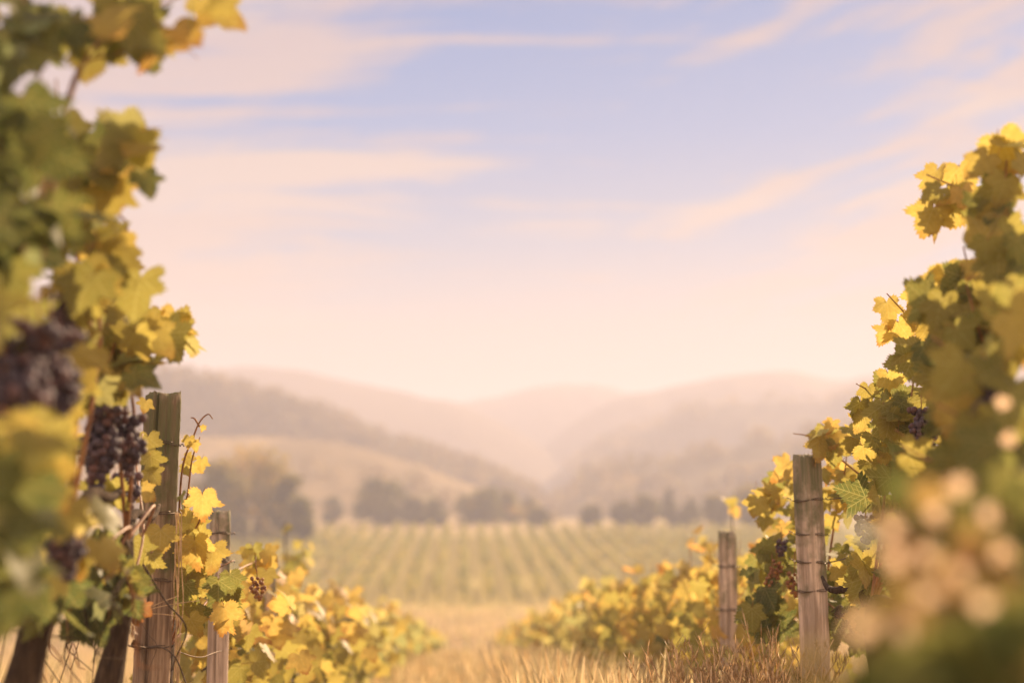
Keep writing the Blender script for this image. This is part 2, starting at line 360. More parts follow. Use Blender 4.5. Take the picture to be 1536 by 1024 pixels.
# ------------------------------------------------------------------ leaves
HALF = [(0, 0), (.06, -.14), (.20, -.27), (.38, -.25), (.54, -.12), (.46, .06), (.60, .16), (.76, .39), (.55, .44), (.35, .46), (.37, .64), (.22, .80), (0, 1.06)]
def leaf_template(fine, seed):
    r = np.random.default_rng(seed); th_, rr_ = [], []
    for sgn in (1, -1):                       # right half from petiole to tip, then the left half back
        pts = [(x, y) for x, y in HALF]; a_ = [math.atan2(y - .22, x) for x, y in pts]; q_ = [math.hypot(x, y - .22) * (1 + (r.normal() * .05 if 0 < i < 12 else 0)) for i, (x, y) in enumerate(pts)]
        if sgn > 0: th_ += a_; rr_ += q_
        else: th_ += [math.pi - v for v in a_[::-1][1:]]; rr_ += q_[::-1][1:]
    N_ = 76 if fine else 22; tt_ = np.linspace(-math.pi / 2, 1.5 * math.pi, N_, endpoint=False); ro = np.interp(tt_, th_, rr_)
    if fine: ro *= 1 + .07 * np.where(np.arange(N_) % 2, 1, -1) * r.uniform(.5, 1.5, N_) * (np.abs(np.arange(N_) - 0) > 2)
    out = [np.array([a * math.cos(t), .22 + a * math.sin(t)]) for t, a in zip(tt_, ro)]
    ol = np.array(out); n = len(ol); ctr = np.array([0, .22])
    if fine:
        P2 = np.concatenate([[ctr], ctr + (ol - ctr) * .38, ctr + (ol - ctr) * .74, ol])
        F = [(0, 1 + i, 1 + (i + 1) % n) for i in range(n)] + [(1 + m * n + i, 1 + (m + 1) * n + i, 1 + (m + 1) * n + (i + 1) % n, 1 + m * n + (i + 1) % n) for m in (0, 1) for i in range(n)]
    else:
        P2 = np.concatenate([[ctr], ol]); F = [(0, 1 + i, 1 + (i + 1) % n) for i in range(n)]
    x, y = P2[:, 0], P2[:, 1]; rr = np.hypot(x, y - .2); th = np.arctan2(x, y - .2)
    ph = r.uniform(0, 6.28, 4)
    z = (.22 * r.random() - .03) * (np.sqrt(x * x + .02) - .14) - (.05 + .30 * r.random()) * y * y * np.sign(y) - r.uniform(-.25, .35) * x * x + .05 * rr * np.sin(3.1 * x + ph[0]) * np.cos(3.7 * y + ph[1]) + .035 * rr * np.sin(7 * x + ph[2]) * np.sin(6 * y + ph[3])
    V = np.column_stack([x, y, z]); lc = np.column_stack([x, y, np.zeros(len(x))])
    # petiole: a thin three-sided stalk
    if fine:
        a = np.array([0, 0.0, z[0] * .5]); k = 4; pv = []; n0 = len(V); pa = r.uniform(-.5, .5)
        for i in range(k):
            t = i / (k - 1); c = a + np.array([pa * t * t * .6, -.34 * t, -.42 * t * t])
            for s in range(3): pv.append(c + .013 * np.array([math.cos(2.09 * s), 0, math.sin(2.09 * s)]))
        V = np.concatenate([V, pv]); lc = np.concatenate([lc, np.tile([[9, 9, 1.0]], (len(pv), 1))])
        F += [(n0 + i * 3 + s, n0 + i * 3 + (s + 1) % 3, n0 + i * 3 + 3 + (s + 1) % 3, n0 + i * 3 + 3 + s) for i in range(k - 1) for s in range(3)]
    return V, F, lc
FINE = [leaf_template(True, s) for s in range(7)]; PLAIN = [leaf_template(False, 20 + s) for s in range(5)]
QUADL = [(np.array([[0, -.3, 0], [.5, .1, .1], [.1, .6, -.1], [-.5, .2, .1]]), [(0, 1, 2, 3)], np.zeros((4, 3)))]
def leaves_mesh(name, pos, size, tint, out=(0, -1, .5), spread=.8, lod=PLAIN, droop=.8, off=None, rg=rng):
    pos = np.asarray(pos, float); N = len(pos); size = np.broadcast_to(size, N); tint = np.clip(np.broadcast_to(tint, N), 0, 1)
    out = np.broadcast_to(np.asarray(out, float), (N, 3))
    nz = out + rg.normal(size=(N, 3)) * spread; nz /= np.linalg.norm(nz, axis=1, keepdims=True)
    ty = np.array([0, 0, -1.0]) * droop + rg.normal(size=(N, 3)) * .55
    ty = ty - nz * np.sum(ty * nz, 1, keepdims=True); ty /= np.linalg.norm(ty, axis=1, keepdims=True); tx = np.cross(ty, nz)
    Rm = np.stack([tx, ty, nz], 2)
    pick = rg.integers(0, len(lod), N); Vs, Ls, Ss, T, LC = [], [], [], [], []; n = 0
    for k, (tv, tf, lc) in enumerate(lod):
        idx = np.where(pick == k)[0]
        if not len(idx): continue
        sv = tv[None] * np.column_stack([np.ones(len(idx)) * rg.uniform(.85, 1.15, len(idx)), rg.uniform(.85, 1.1, len(idx)), rg.uniform(.5, 1.6, len(idx))])[:, None, :]
        W = np.einsum('nij,nvj->nvi', Rm[idx], sv) * size[idx][:, None, None] + pos[idx][:, None, :]
        nv = len(tv); Vs.append(W.reshape(-1, 3))
        fl = np.array([i for f in tf for i in f]); Ls.append((fl[None] + (np.arange(len(idx)) * nv)[:, None] + n).ravel())
        Ss.append(np.tile([len(f) for f in tf], len(idx))); T.append(np.repeat(tint[idx], nv)); LC.append(np.tile(lc, (len(idx), 1))); n += nv * len(idx)
    V = np.concatenate(Vs)
    if off is not None: V = V - np.array(tuple(off))
    return mesh_np(name, V, np.concatenate(Ls), np.concatenate(Ss), {'tint': ('FLOAT', np.concatenate(T)), 'leafco': ('FLOAT_VECTOR', np.concatenate(LC))})

# grapes --------------------------------------------------
def ico(sub):
    import bmesh
    bm = bmesh.new(); bmesh.ops.create_icosphere(bm, subdivisions=sub, radius=1); V = np.array([v.co[:] for v in bm.verts]); F = [tuple(v.index for v in f.verts) for f in bm.faces]; bm.free(); return V, F
IV, IF = ico(2)
def bunch_mesh(name, L=.16, Wd=.05, r=.0085, n=60, seed=0):
    rg = np.random.default_rng(seed); mb = MB(); pts = []
    for _ in range(4000):
        t = rg.random() ** .8; ww = Wd * (1 - t) ** .6 * (.75 + .35 * math.sin(3 + t * 9)) + .008; a = rg.random() * 6.28; q = ww * math.sqrt(rg.uniform(.3, 1))
        c = np.array([q * math.cos(a), q * math.sin(a), -t * L - .02])
        if all(np.linalg.norm(c - p) > r * 1.45 for p in pts): pts.append(c)
        if len(pts) >= n: break
    for c in pts: mb.add(IV * r * rg.uniform(.8, 1.15, (1, 3)) + c, IF, rg.random() ** 2)
    return mb.mesh(name)
B_big = bunch_mesh('grapes', .17, .050, .0105, 150, 1); B_mid = bunch_mesh('grapes', .12, .038, .010, 80, 2); B_sml = bunch_mesh('grapes', .07, .026, .0095, 30, 3)
B_dry = bunch_mesh('grapes', .085, .028, .0075, 30, 4)
for m_ in (B_big, B_mid, B_sml): m_.materials.append(M_grape)
B_dry.materials.append(M_grape_dry)
_st = MB(); _st.tube([(0, 0, .05), (.004, 0, .02), (0, 0, 0), (0, 0, -.03)], [.0016, .0018, .002, .001], 5); STALK = _st.mesh('stalk'); STALK.materials.append(M_cane)
def bunch(parent, p, me, s=1.0, lab=None):
    o = link('grape_bunch', me, None, parent, label=lab); o.location = Vector(p) - parent.location; o.scale = (s,) * 3; o.rotation_euler = (random.uniform(-.12, .12), random.uniform(-.12, .12), random.random() * 6)
    link('stalk', STALK, None, o); return o

def trunk_pts(x, y, h, lean=.08):
    z0 = float(gz(x, y)) - .05; p = []; ph = random.random() * 6
    for i in range(9):
        t = i / 8; p.append((x + lean * math.sin(t * 4 + ph) * t, y + lean * math.cos(t * 3.3 + ph) * t, z0 + (h + .05) * t))
    return p
def trunk_mesh(x, y, h, off, r=.034, arms=.5):
    mb = MB(); p = trunk_pts(x, y, h); rr = [r * (1.35 - .5 * i / 8 + random.uniform(-.12, .16)) for i in range(9)]
    mb.tube(p, rr, 9, wob=.10); top = Vector(p[-1])
    for s in (-1, 1):
        q = [top - Vector((0, 0, .03)), top + Vector((random.uniform(-.03, .03), s * arms * .35, .06)), top + Vector((random.uniform(-.03, .03), s * arms * .7, .05)), top + Vector((random.uniform(-.04, .04), s * arms * 1.05, .08))]
        mb.tube(spline(q, 4), np.linspace(r * .62, r * .16, 13), 7, wob=.08)
    return mb.mesh('trunk', off=off), top
def ell(n, rg=rng):
    v = rg.normal(size=(n, 3)); v /= np.linalg.norm(v, axis=1, keepdims=True); return v * rg.random((n, 1)) ** .5 * np.where(rg.random((n, 1)) < .16, 1.38, 1.0)

# ------------------------------------------------------------------ the near vines: foliage in hand-set sprays
ROWL, ROWR = -.92, 1.32
def zone_leaves(zones, dens=.90):
    """zones (px, py, rx, ry, distance, half depth, count, leaf size, tint mean) -> positions, sizes, tints"""
    Ps, Ss, Ts = [], [], []
    for (px, py, rx, ry, d, dd, n, s, t) in zones:
        n = max(1, int(n * dens)); e = ell(n)
        for i in range(n):
            dist = d + e[i, 1] * dd
            Ps.append(P(px + e[i, 0] * rx, py + e[i, 2] * ry, dist)); Ss.append(s * random.uniform(.58, 1.04)); Ts.append(min(t - .10 + random.gauss(0, .13), .84 + .5 * (t > .7)))
    return np.array([tuple(p) for p in Ps]), np.array(Ss), np.array(Ts)
def near_vine(x, y, h, zones, canes, label, group, bunches=(), out=(-.2, -.8, .45), r=.034, extra=None):
    root = empty('grapevine', (x, y, float(gz(x, y))), label=label, category='grapevine', group=group); o = root.location
    me, top = trunk_mesh(x, y, h, o, r); link('trunk', me, M_bark, root)
    pp, ss, tt = zone_leaves(zones)
    keep = np.ones(len(pp), bool)
    for i, p in enumerate(pp):             # nothing grows across the sunny face of the split post
        sx, sy = seen(p)
        if p[1] < 5.4 and abs(sx - 331) < 17 and 740 < sy < 872: keep[i] = False
        if 1.2 < p[1] < 4.4 and abs(p[0] * 4.4 / p[1] - POSTX) < .085 and CZ + (p[2] - CZ) * 4.4 / p[1] < CZ + .36: keep[i] = False
    #          # bunches hang free on the open side of the canopy
    for q in ALLB:
        bp = P(q[0], q[1], q[2]); u = (Vector((0, 0, CZ)) - bp).normalized(); bp = bp - Vector((0, 0, .07))
        for i, p in enumerate(pp):
            v = Vector(p) - bp; al = v.dot(u)
            if al > -.05 and (v - u * al).length < q[3]: keep[i] = False
    pp, ss, tt = pp[keep], ss[keep], tt[keep]
    link('foliage', leaves_mesh('foliage', pp, ss, tt, out, .62, FINE, .9, o), M_leaf, root)
    for c in canes:
        pts = [P(*q) for q in c]
        mb = MB(); sp = spline(pts, 6); mb.tube(sp, np.linspace(.0042, .0018, len(sp)), 6); link('cane', mb.mesh('cane', off=o), M_cane, root)
    # canes that carry the sprays, from the head of the trunk
    zs = sorted(zones, key=lambda z: -z[6])[:5]
    for z in zs:
        e = P(z[0], z[1], z[4]); mid = top.lerp(e, .5) + Vector((random.uniform(-.08, .08), random.uniform(-.08, .08), .08))
        mb = MB(); sp = spline([top, mid, e, e + (e - mid) * .4 + Vector((0, 0, .03))], 6); mb.tube(sp, np.linspace(.0055, .0018, len(sp)), 6); link('cane', mb.mesh('cane', off=o), M_cane, root)
    for q in bunches: bunch(root, P(q[0], q[1], q[2]), q[3], q[4], q[5] if len(q) > 5 else None)
    return root
POSTX = P(242, 800, 4.4).x
ALLB = [(38, 470, 2.25, .09), (78, 485, 2.35, .07), (160, 612, 3.40, .09), (188, 645, 3.5, .08), (192, 705, 3.7, .05), (98, 755, 2.7, .06), (1382, 605, 4.1, .055), (1298, 765, 4.7, .07), (1172, 815, 5.55, .06), (1190, 845, 5.45, .07), (385, 855, 5.15, .05)]
GL = 'grapevines of the row behind the split post'; GR = 'grapevines of the row behind the mossy post'
near_vine(ROWL - .05, 2.15, 1.0, [
    (20, 50, 95, 80, 2.35, .3, 36, .09, .12), (20, 190, 90, 80, 2.3, .3, 36, .09, .10), (10, 320, 85, 90, 2.3, .25, 38, .09, .12),
    (0, 470, 60, 80, 2.2, .25, 26, .10, .35), (160, 25, 60, 40, 2.55, .2, 13, .105, .48), (243, 62, 24, 36, 2.6, .05, 4, .095, .62), (205, 5, 40, 14, 2.6, .1, 5, .1, .5), (310, -8, 40, 10, 2.6, .1, 4, .1, .55),
    (30, 640, 70, 70, 2.1, .25, 26, .085, .42), (20, 760, 70, 70, 2.1, .2, 24, .09, .14), (30, 850, 60, 60, 2.2, .2, 18, .09, .05)],
    [[(20, 420, 2.3), (90, 200, 2.4), (150, 60, 2.5), (300, -20, 2.6)], [(60, 400, 2.4), (110, 120, 2.5), (180, 80, 2.55), (250, 40, 2.6)]],
    'nearest grapevine at the picture edge with dark hanging grapes and tall blurred shoots', None,
    [(38, 470, 2.25, B_big, 1.25), (78, 485, 2.35, B_big, 1.0), (5, 560, 2.2, B_big, 1.1), (60, 480, 2.3, B_mid, 1.1)], out=(.35, -.75, .4))
near_vine(ROWL, 3.05, 1.0, [
    (95, 240, 80, 60, 2.75, .25, 22, .09, .30), (200, 210, 32, 38, 2.75, .1, 7, .10, .58), (190, 262, 26, 24, 2.8, .1, 4, .09, .5), (120, 330, 60, 50, 2.9, .2, 15, .10, .45),
    (180, 378, 36, 46, 3.0, .15, 11, .10, .56), (120, 425, 66, 45, 2.9, .2, 14, .10, .48), (110, 545, 60, 45, 2.9, .2, 15, .10, .48), (95, 640, 50, 50, 2.6, .2, 16, .11, .60),
    (95, 745, 50, 50, 2.5, .2, 14, .10, .55), (120, 820, 50, 50, 2.8, .2, 14, .09, .62), (60, 700, 40, 50, 2.4, .15, 12, .09, .72), (140, 700, 40, 60, 3.0, .2, 12, .10, .30)],
    [[(60, 700, 2.8), (110, 500, 2.9), (150, 330, 2.9), (215, 190, 2.8)], [(90, 600, 2.9), (160, 420, 3.0), (190, 345, 3.0), (180, 322, 3.0)]],
    'second grapevine of its row, one yellow leaf spray leaning over hanging grapes', None,
    [(98, 755, 2.7, B_mid, 1.0), (90, 440, 2.8, B_mid, .9)], out=(.3, -.8, .4), r=.036)
near_vine(ROWL, 3.62, 1.0, [
    (190, 485, 46, 36, 3.4, .2, 16, .10, .52), (262, 492, 24, 22, 3.55, .08, 5, .085, .60), (222, 470, 22, 14, 3.5, .08, 3, .09, .6), (150, 890, 56, 50, 3.5, .2, 26, .085, .10), (70, 890, 60, 50, 3.1, .2, 24, .085, .06), (215, 900, 16, 30, 4.0, .1, 6, .07, .2), (185, 545, 52, 36, 3.45, .2, 18, .10, .50), (140, 590, 36, 36, 3.3, .15, 12, .10, .45),
    (135, 480, 36, 26, 3.3, .2, 10, .1, .5), (175, 745, 40, 50, 3.5, .2, 16, .10, .28), (215, 800, 38, 42, 3.85, .15, 18, .095, .38), (175, 850, 45, 45, 3.5, .2, 16, .095, .30), (212, 690, 16, 30, 4.05, .08, 6, .09, .48),
    (232, 818, 26, 26, 4.02, .05, 7, .095, .45), (150, 655, 24, 40, 3.4, .1, 7, .08, .5)],
    [[(150, 640, 3.5), (190, 560, 3.5), (230, 505, 3.55), (286, 478, 3.6)], [(120, 700, 3.4), (150, 600, 3.4), (175, 500, 3.4), (190, 420, 3.35), (176, 330, 3.3)], [(190, 900, 3.7), (215, 800, 3.9), (205, 700, 4.05), (214, 650, 4.1)]],
    'grapevine beside the split post with a dense blue grape bunch hanging at post height', None,
    [(158, 598, 3.36, B_big, 1.12), (188, 615, 3.45, B_mid, 1.1), (192, 700, 3.7, B_sml, 1.2), (150, 600, 3.5, B_mid, .85)], out=(.25, -.85, .35), r=.03)
VS = near_vine(ROWL + .03, 4.72, .70, [
    (288, 800, 24, 28, 4.45, .08, 9, .09, .60), (296, 852, 26, 30, 4.5, .12, 10, .09, .58), (345, 880, 22, 22, 4.6, .1, 6, .08, .32), (332, 922, 18, 14, 4.5, .04, 2, .10, .66), (292, 905, 26, 34, 4.6, .1, 8, .075, .50),
    (285, 690, 14, 22, 4.5, .05, 5, .045, .62), (280, 740, 18, 18, 4.5, .08, 4, .07, .45), (385, 840, 24, 30, 5.9, .2, 12, .085, .62), (330, 880, 30, 26, 4.8, .15, 10, .09, .3), (250, 860, 14, 30, 4.8, .1, 6, .09, .25)],
    [[(262, 880, 4.5), (268, 780, 4.48), (274, 700, 4.46), (290, 655, 4.46), (300, 632, 4.46), (312, 621, 4.46), (319, 628, 4.46)], [(264, 800, 4.5), (280, 750, 4.47), (288, 690, 4.46), (300, 655, 4.46)], [(262, 870, 4.5), (300, 862, 4.48), (330, 850, 4.5), (350, 840, 4.55)], [(300, 640, 4.46), (292, 628, 4.46), (286, 626, 4.46)]],
    'sharp grapevine on the sunny side of the split post with tendrils and bright yellow leaves', None,
    [(385, 855, 5.2, B_dry, 1.0, 'dried orange grape bunch')], out=(.1, -.95, .25), r=.028)
# one broad lit leaf at the post, and a few small shoot leaves
for k, z in enumerate([]): pass

near_vine(ROWR + .02, 2.25, .80, [
    (1500, 650, 80, 60, 2.5, .25, 24, .10, .46), (1510, 760, 60, 80, 2.2, .25, 28, .10, .34), (1480, 560, 66, 50, 2.7, .2, 13, .10, .46), (1430, 700, 50, 60, 2.8, .2, 22, .10, .36), (1470, 840, 80, 60, 2.0, .2, 26, .10, .22), (1520, 480, 40, 60, 2.7, .2, 8, .1, .46)],
    [], 'nearest grapevine of its row, deep green shaded leaves with blurred gaps', None, [(1480, 560, 2.6, B_mid, .8)], out=(-.55, -.75, .35))
near_vine(ROWR, 3.3, .85, [
    (1508, 250, 34, 34, 3.3, .12, 11, .10, .50), (1500, 315, 50, 40, 3.3, .15, 11, .10, .45), (1505, 385, 46, 46, 3.2, .15, 15, .10, .38), (1432, 285, 40, 26, 3.7, .08, 9, .085, .55), (1405, 322, 18, 28, 3.75, .05, 4, .085, .58),
    (1465, 450, 64, 46, 3.4, .15, 20, .10, .42), (1440, 540, 50, 40, 3.5, .15, 20, .10, .34), (1445, 410, 34, 26, 3.6, .08, 10, .095, .55), (1470, 500, 60, 40, 3.2, .12, 18, .10, .38), (1450, 610, 64, 50, 3.2, .2, 20, .10, .36), (1400, 680, 60, 60, 3.4, .2, 26, .10, .34)],
    [[(1540, 380, 3.3), (1490, 330, 3.5), (1450, 290, 3.65), (1390, 262, 3.75)], [(1500, 560, 3.3), (1500, 400, 3.3), (1510, 240, 3.3)]],
    'tall grapevine of its row with shoots reaching into the pink sky', None, [(1430, 690, 3.3, B_mid, .9)], out=(-.4, -.85, .35))
near_vine(ROWR, 4.4, .80, [
    (1425, 440, 36, 30, 4.1, .1, 9, .095, .48), (1400, 540, 36, 34, 4.1, .12, 11, .09, .48),
    (1318, 590, 34, 22, 4.6, .08, 8, .08, .52), (1300, 610, 16, 20, 4.6, .04, 4, .07, .45), (1365, 610, 46, 44, 4.3, .15, 22, .095, .40), (1330, 670, 46, 44, 4.5, .15, 22, .095, .45), (1340, 745, 56, 50, 4.4, .2, 26, .095, .48), (1310, 830, 50, 50, 4.5, .2, 20, .095, .42), (1360, 820, 60, 70, 4.0, .2, 22, .10, .3), (1340, 910, 60, 50, 4.4, .2, 24, .095, .26)],
    [[(1440, 590, 4.3), (1400, 530, 4.4), (1375, 490, 4.4), (1330, 440, 4.4)], [(1400, 680, 4.4), (1350, 620, 4.55), (1310, 590, 4.6), (1284, 575, 4.6)], [(1450, 560, 4.2), (1425, 470, 4.15), (1418, 405, 4.1)]],
    'sharp edged grapevine behind the mossy post with a dark grape bunch high in its leaves', None,
    [(1382, 605, 4.15, B_mid, .9), (1395, 612, 4.2, B_mid, .8), (1298, 765, 4.7, B_sml, 1.15)], out=(-.3, -.9, .3))
near_vine(ROWR + .02, 5.55, .78, [
    (1238, 652, 38, 16, 5.3, .1, 11, .09, .60), (1285, 655, 36, 24, 5.2, .1, 12, .09, .50), (1265, 720, 36, 50, 5.4, .2, 24, .09, .58), (1160, 750, 34, 40, 6.0, .2, 20, .09, .62), (1185, 700, 22, 22, 5.8, .1, 8, .085, .58), (1195, 800, 44, 44, 5.8, .2, 24, .09, .52),
    (1160, 850, 44, 44, 5.8, .2, 26, .09, .35), (1150, 910, 40, 36, 5.6, .2, 18, .10, .18), (1285, 860, 34, 60, 5.4, .2, 26, .09, .36), (1230, 890, 40, 50, 5.8, .2, 18, .09, .25), (1280, 935, 50, 40, 5.5, .2, 26, .09, .22)],
    [[(1300, 720, 5.3), (1250, 680, 5.3), (1215, 655, 5.3), (1190, 650, 5.3)]],
    'golden leaved grapevine around the mossy post with drying grape clusters', None,
    [(1172, 805, 5.6, B_sml, .8), (1165, 832, 5.6, B_dry, .9, 'dried orange grape bunch'), (1192, 848, 5.5, B_dry, 1.1, 'dried orange grape bunch'), (1158, 850, 5.6, B_dry, 1.0, 'dried orange grape bunch'), (1310, 768, 5.2, B_sml, 1.0)], out=(-.3, -.9, .3))

def hero(root, items, out):
    for (px, py, d, sz, t) in items:
        o = link('leaf', leaves_mesh('leaf', np.array([tuple(P(px, py - sz * .35 / d * FPX, d))]), sz, t, out, .28, FINE, 2.2, root.location), M_leaf, root)
roots = {o['label'][:12]: o for o in bpy.data.objects if o.name.startswith('grapevine')}
hero(VS, [(304, 757, 4.36, .088, .74), (292, 825, 4.38, .085, .64), (320, 832, 4.42, .08, .58), (336, 925, 4.4, .085, .72), (285, 938, 4.42, .065, .52), (328, 882, 4.38, .07, .18), (278, 885, 4.4, .06, .2), (345, 872, 4.45, .065, .25), (222, 668, 4.22, .07, .46), (226, 694, 4.2, .06, .38), (224, 716, 4.2, .055, .42), (212, 742, 4.2, .06, .66), (219, 609, 4.2, .04, .6), (241, 808, 4.2, .075, .56), (226, 845, 4.18, .075, .38), (292, 668, 4.42, .03, .6), (306, 642, 4.45, .018, .6), (284, 662, 4.42, .035, .55), (303, 696, 4.42, .04, .5)], (.1, -1, .15))
hero(roots['sharp edged '], [(1330, 468, 4.4, .085, .6), (1376, 448, 4.42, .085, .62), (1348, 498, 4.38, .085, .58), (1372, 474, 4.36, .08, .52), (1334, 505, 4.42, .06, .64), (1392, 500, 4.35, .085, .5), (1405, 478, 4.3, .085, .48), (1390, 536, 4.35, .08, .56), (1302, 590, 4.6, .06, .45), (1290, 612, 4.6, .055, .5), (1332, 574, 4.55, .085, .6)], (-.1, -1, .1))
hero(roots['tall grapevi'], [(1405, 272, 3.75, .085, .56), (1440, 268, 3.72, .085, .6), (1400, 330, 3.72, .09, .54), (1445, 315, 3.7, .09, .5), (1500, 232, 3.3, .10, .56)], (-.15, -1, .1))

# very near bush of autumn growth at the path edge
bush = empty('bush', (.48, 1.15, float(gz(.48, 1.15))), label='large out of focus autumn bush close by, orange and rust leaves catching the sun', category='bush')
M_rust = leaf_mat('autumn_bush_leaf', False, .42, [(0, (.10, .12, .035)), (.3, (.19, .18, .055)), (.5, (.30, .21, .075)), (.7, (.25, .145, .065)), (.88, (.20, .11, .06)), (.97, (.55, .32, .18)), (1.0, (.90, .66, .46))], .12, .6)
zz = [(1400, 770, 70, 60, 1.45, .10, 16, .034, .50), (1340, 800, 50, 50, 1.3, .1, 10, .034, .62), (1450, 830, 90, 60, 1.3, .12, 24, .036, .66), (1420, 900, 90, 50, 1.2, .12, 24, .036, .60), (1330, 930, 50, 40, 1.12, .08, 12, .028, .66), (1500, 960, 80, 80, 1.15, .15, 60, .036, .22), (1390, 1000, 90, 40, 1.1, .1, 44, .036, .24), (1235, 960, 30, 46, 1.05, .05, 6, .028, .52), (1500, 760, 50, 60, 1.5, .1, 22, .03, .30), (1470, 1100, 200, 60, 1.1, .15, 80, .04, .25), (1290, 1090, 90, 60, 1.05, .1, 40, .036, .35)]
pp, ss, tt = zone_leaves(zz, .85)
sp_ = [(1290, 932, 1.05), (1352, 936, 1.08), (1398, 885, 1.12), (1440, 852, 1.15), (1342, 786, 1.3), (1400, 765, 1.3), (1435, 722, 1.35), (1478, 775, 1.35), (1505, 600, 1.9), (1510, 655, 1.8), (1345, 845, 1.2), (1478, 900, 1.15), (1505, 820, 1.3), (1392, 825, 1.2)]
pp = np.concatenate([pp, np.array([tuple(P(*q_)) for q_ in sp_])]); 
pp = pp[:-len(sp_)]
link('foliage', leaves_mesh('foliage', pp, ss, tt, (-.4, -.8, .4), .7, FINE, .6, bush.location), M_rust, bush)
for q1 in sp_:  # tiny leaflets added with a pale tint, standing in for blurred sun glints
    link('glint_leaflet', leaves_mesh('glint_leaflet', np.array([tuple(P(q1[0], q1[1], q1[2] - .05))]), .0135, 1.0, (-.1, -1, .2), .25, FINE, .6, bush.location), M_rust, bush)
for k in range(9):
    z = zz[k]; e = P(z[0], z[1], z[4]); bpt = bush.location + Vector((random.uniform(-.04, .04), random.uniform(-.04, .04), -.02))
    mb = MB(); sp = spline([bpt, bpt.lerp(e, .5) + Vector((random.uniform(-.05, .05), 0, .04)), e], 7); mb.tube(sp, np.linspace(.006, .0016, len(sp)), 6); link('stem', mb.mesh('stem', off=bush.location), M_cane, bush)

# ------------------------------------------------------------------ the rest of both rows: six vine forms, copied
def make_row_vine(seed, lo, hi, nleaf, tm):
    rg = np.random.default_rng(seed); me_l = []
    n = nleaf; x = rg.normal(0, .17, n); y = rg.uniform(-.68, .68, n)
    lump = .5 + .5 * np.sin(y * 5 + seed) * np.cos(y * 9 + seed * 2)
    z = lo + (hi - lo) * rg.random(n) ** .85 * (.82 + .22 * lump)
    x = x * (1.1 - .45 * np.abs((z - (lo + hi) / 2) / (hi - lo)) * 2)
    ns = 26; k = rg.integers(0, 5, ns); sy = rg.uniform(-.6, .6, 5)   # loose shoots above
    t = rg.random(ns); x = np.concatenate([x, rg.normal(0, .05, ns) + .1 * (k - 2) * .5]); y = np.concatenate([y, sy[k] + .12 * t]); z = np.concatenate([z, hi - .12 + .26 * t * (.3 + .2 * k)])
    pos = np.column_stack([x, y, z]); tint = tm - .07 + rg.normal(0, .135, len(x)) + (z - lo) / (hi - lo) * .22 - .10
    side = np.column_stack([np.sign(x) * .5, np.full(len(x), -.6), np.full(len(x), .45)])
    return pos, tint, side
def make_row_proto(seed, lo, hi, nleaf, tm, lod, size, mat):
    pos, tint, side = make_row_vine(seed, lo, hi, nleaf, tm)
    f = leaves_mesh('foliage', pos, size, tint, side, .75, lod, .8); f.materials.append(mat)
    mb = MB(); random.seed(seed)
    p = [(.02 * math.sin(i * .9 + seed), .03 * math.sin(i * .7 + seed * 2), -.1 + (lo + .25) * i / 7) for i in range(8)]
    mb.tube(p, [.034 * (1.3 - .06 * i) * random.uniform(.9, 1.15) for i in range(8)], 8, wob=.1); tp = Vector(p[-1])
    for s in (-1, 1): mb.tube(spline([tp, tp + Vector((0, s * .25, .08)), tp + Vector((0, s * .6, .1))], 4), np.linspace(.024, .010, 9), 6, wob=.08)
    t = mb.mesh('trunk'); t.materials.append(M_bark)
    cs = []
    for k in range(3):
        mb = MB(); y0 = random.uniform(-.5, .5); mb.tube(spline([(0, y0, lo + .1), (random.uniform(-.1, .1), y0 + .05, (lo + hi) / 2), (random.uniform(-.14, .14), y0 + .1, hi + .1)], 5), np.linspace(.005, .002, 11), 5); c = mb.mesh('cane'); c.materials.append(M_cane); cs.append(c)
    return f, t, cs
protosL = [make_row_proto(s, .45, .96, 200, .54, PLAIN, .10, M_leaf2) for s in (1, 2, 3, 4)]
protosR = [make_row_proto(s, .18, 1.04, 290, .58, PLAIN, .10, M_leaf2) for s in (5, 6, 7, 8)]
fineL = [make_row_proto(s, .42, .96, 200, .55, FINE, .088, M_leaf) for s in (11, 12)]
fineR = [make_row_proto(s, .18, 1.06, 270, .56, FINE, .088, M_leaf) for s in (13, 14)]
ORD = 'first second third fourth fifth sixth seventh eighth ninth tenth eleventh twelfth thirteenth fourteenth fifteenth sixteenth seventeenth eighteenth nineteenth twentieth twenty-first twenty-second twenty-third twenty-fourth twenty-fifth twenty-sixth twenty-seventh twenty-eighth twenty-ninth thirtieth thirty-first thirty-second'.split()
def row(x0, y0, y1, protos, fine, group, post, hs):
    y = y0; i = 0
    while y < y1:
        f, t, cs = fine[i % 2] if i < 4 else protos[i % len(protos)]; x = x0 + random.uniform(-.04, .04)
        h = hs(y)
        if i < 2: x = x0 + (.20 if x0 > 0 else -.10)
        root = empty('grapevine', (x, y, float(gz(x, y))), category='grapevine', group=group,
                     label=f'{ORD[i]} grapevine in the blurred row receding beyond the {post}')
        root.rotation_euler.z = math.pi * ((i // len(protos)) % 2) + random.uniform(-.08, .08); root.scale = (1.0, 1.0, h)
        link('foliage', f, None, root); link('trunk', t, None, root)
        for c in cs: link('cane', c, None, root)
        if i < 6:
            for _ in range(2):
                o = link('grape_bunch', random.choice([B_mid, B_sml, B_dry]), None, root); o.location = (random.choice([-1, 1]) * .13, random.uniform(-.5, .5), .55)
        y += 1.22; i += 1
row(ROWL, 6.35, 41, protosL, fineL, GL, 'split post', lambda y: 1.0 - .30 * max(0, (y - 16) / 26))
row(ROWR, 7.5, 41, protosR, fineR, GR, 'mossy post', lambda y: 1.04 - .28 * max(0, (y - 14) / 27))
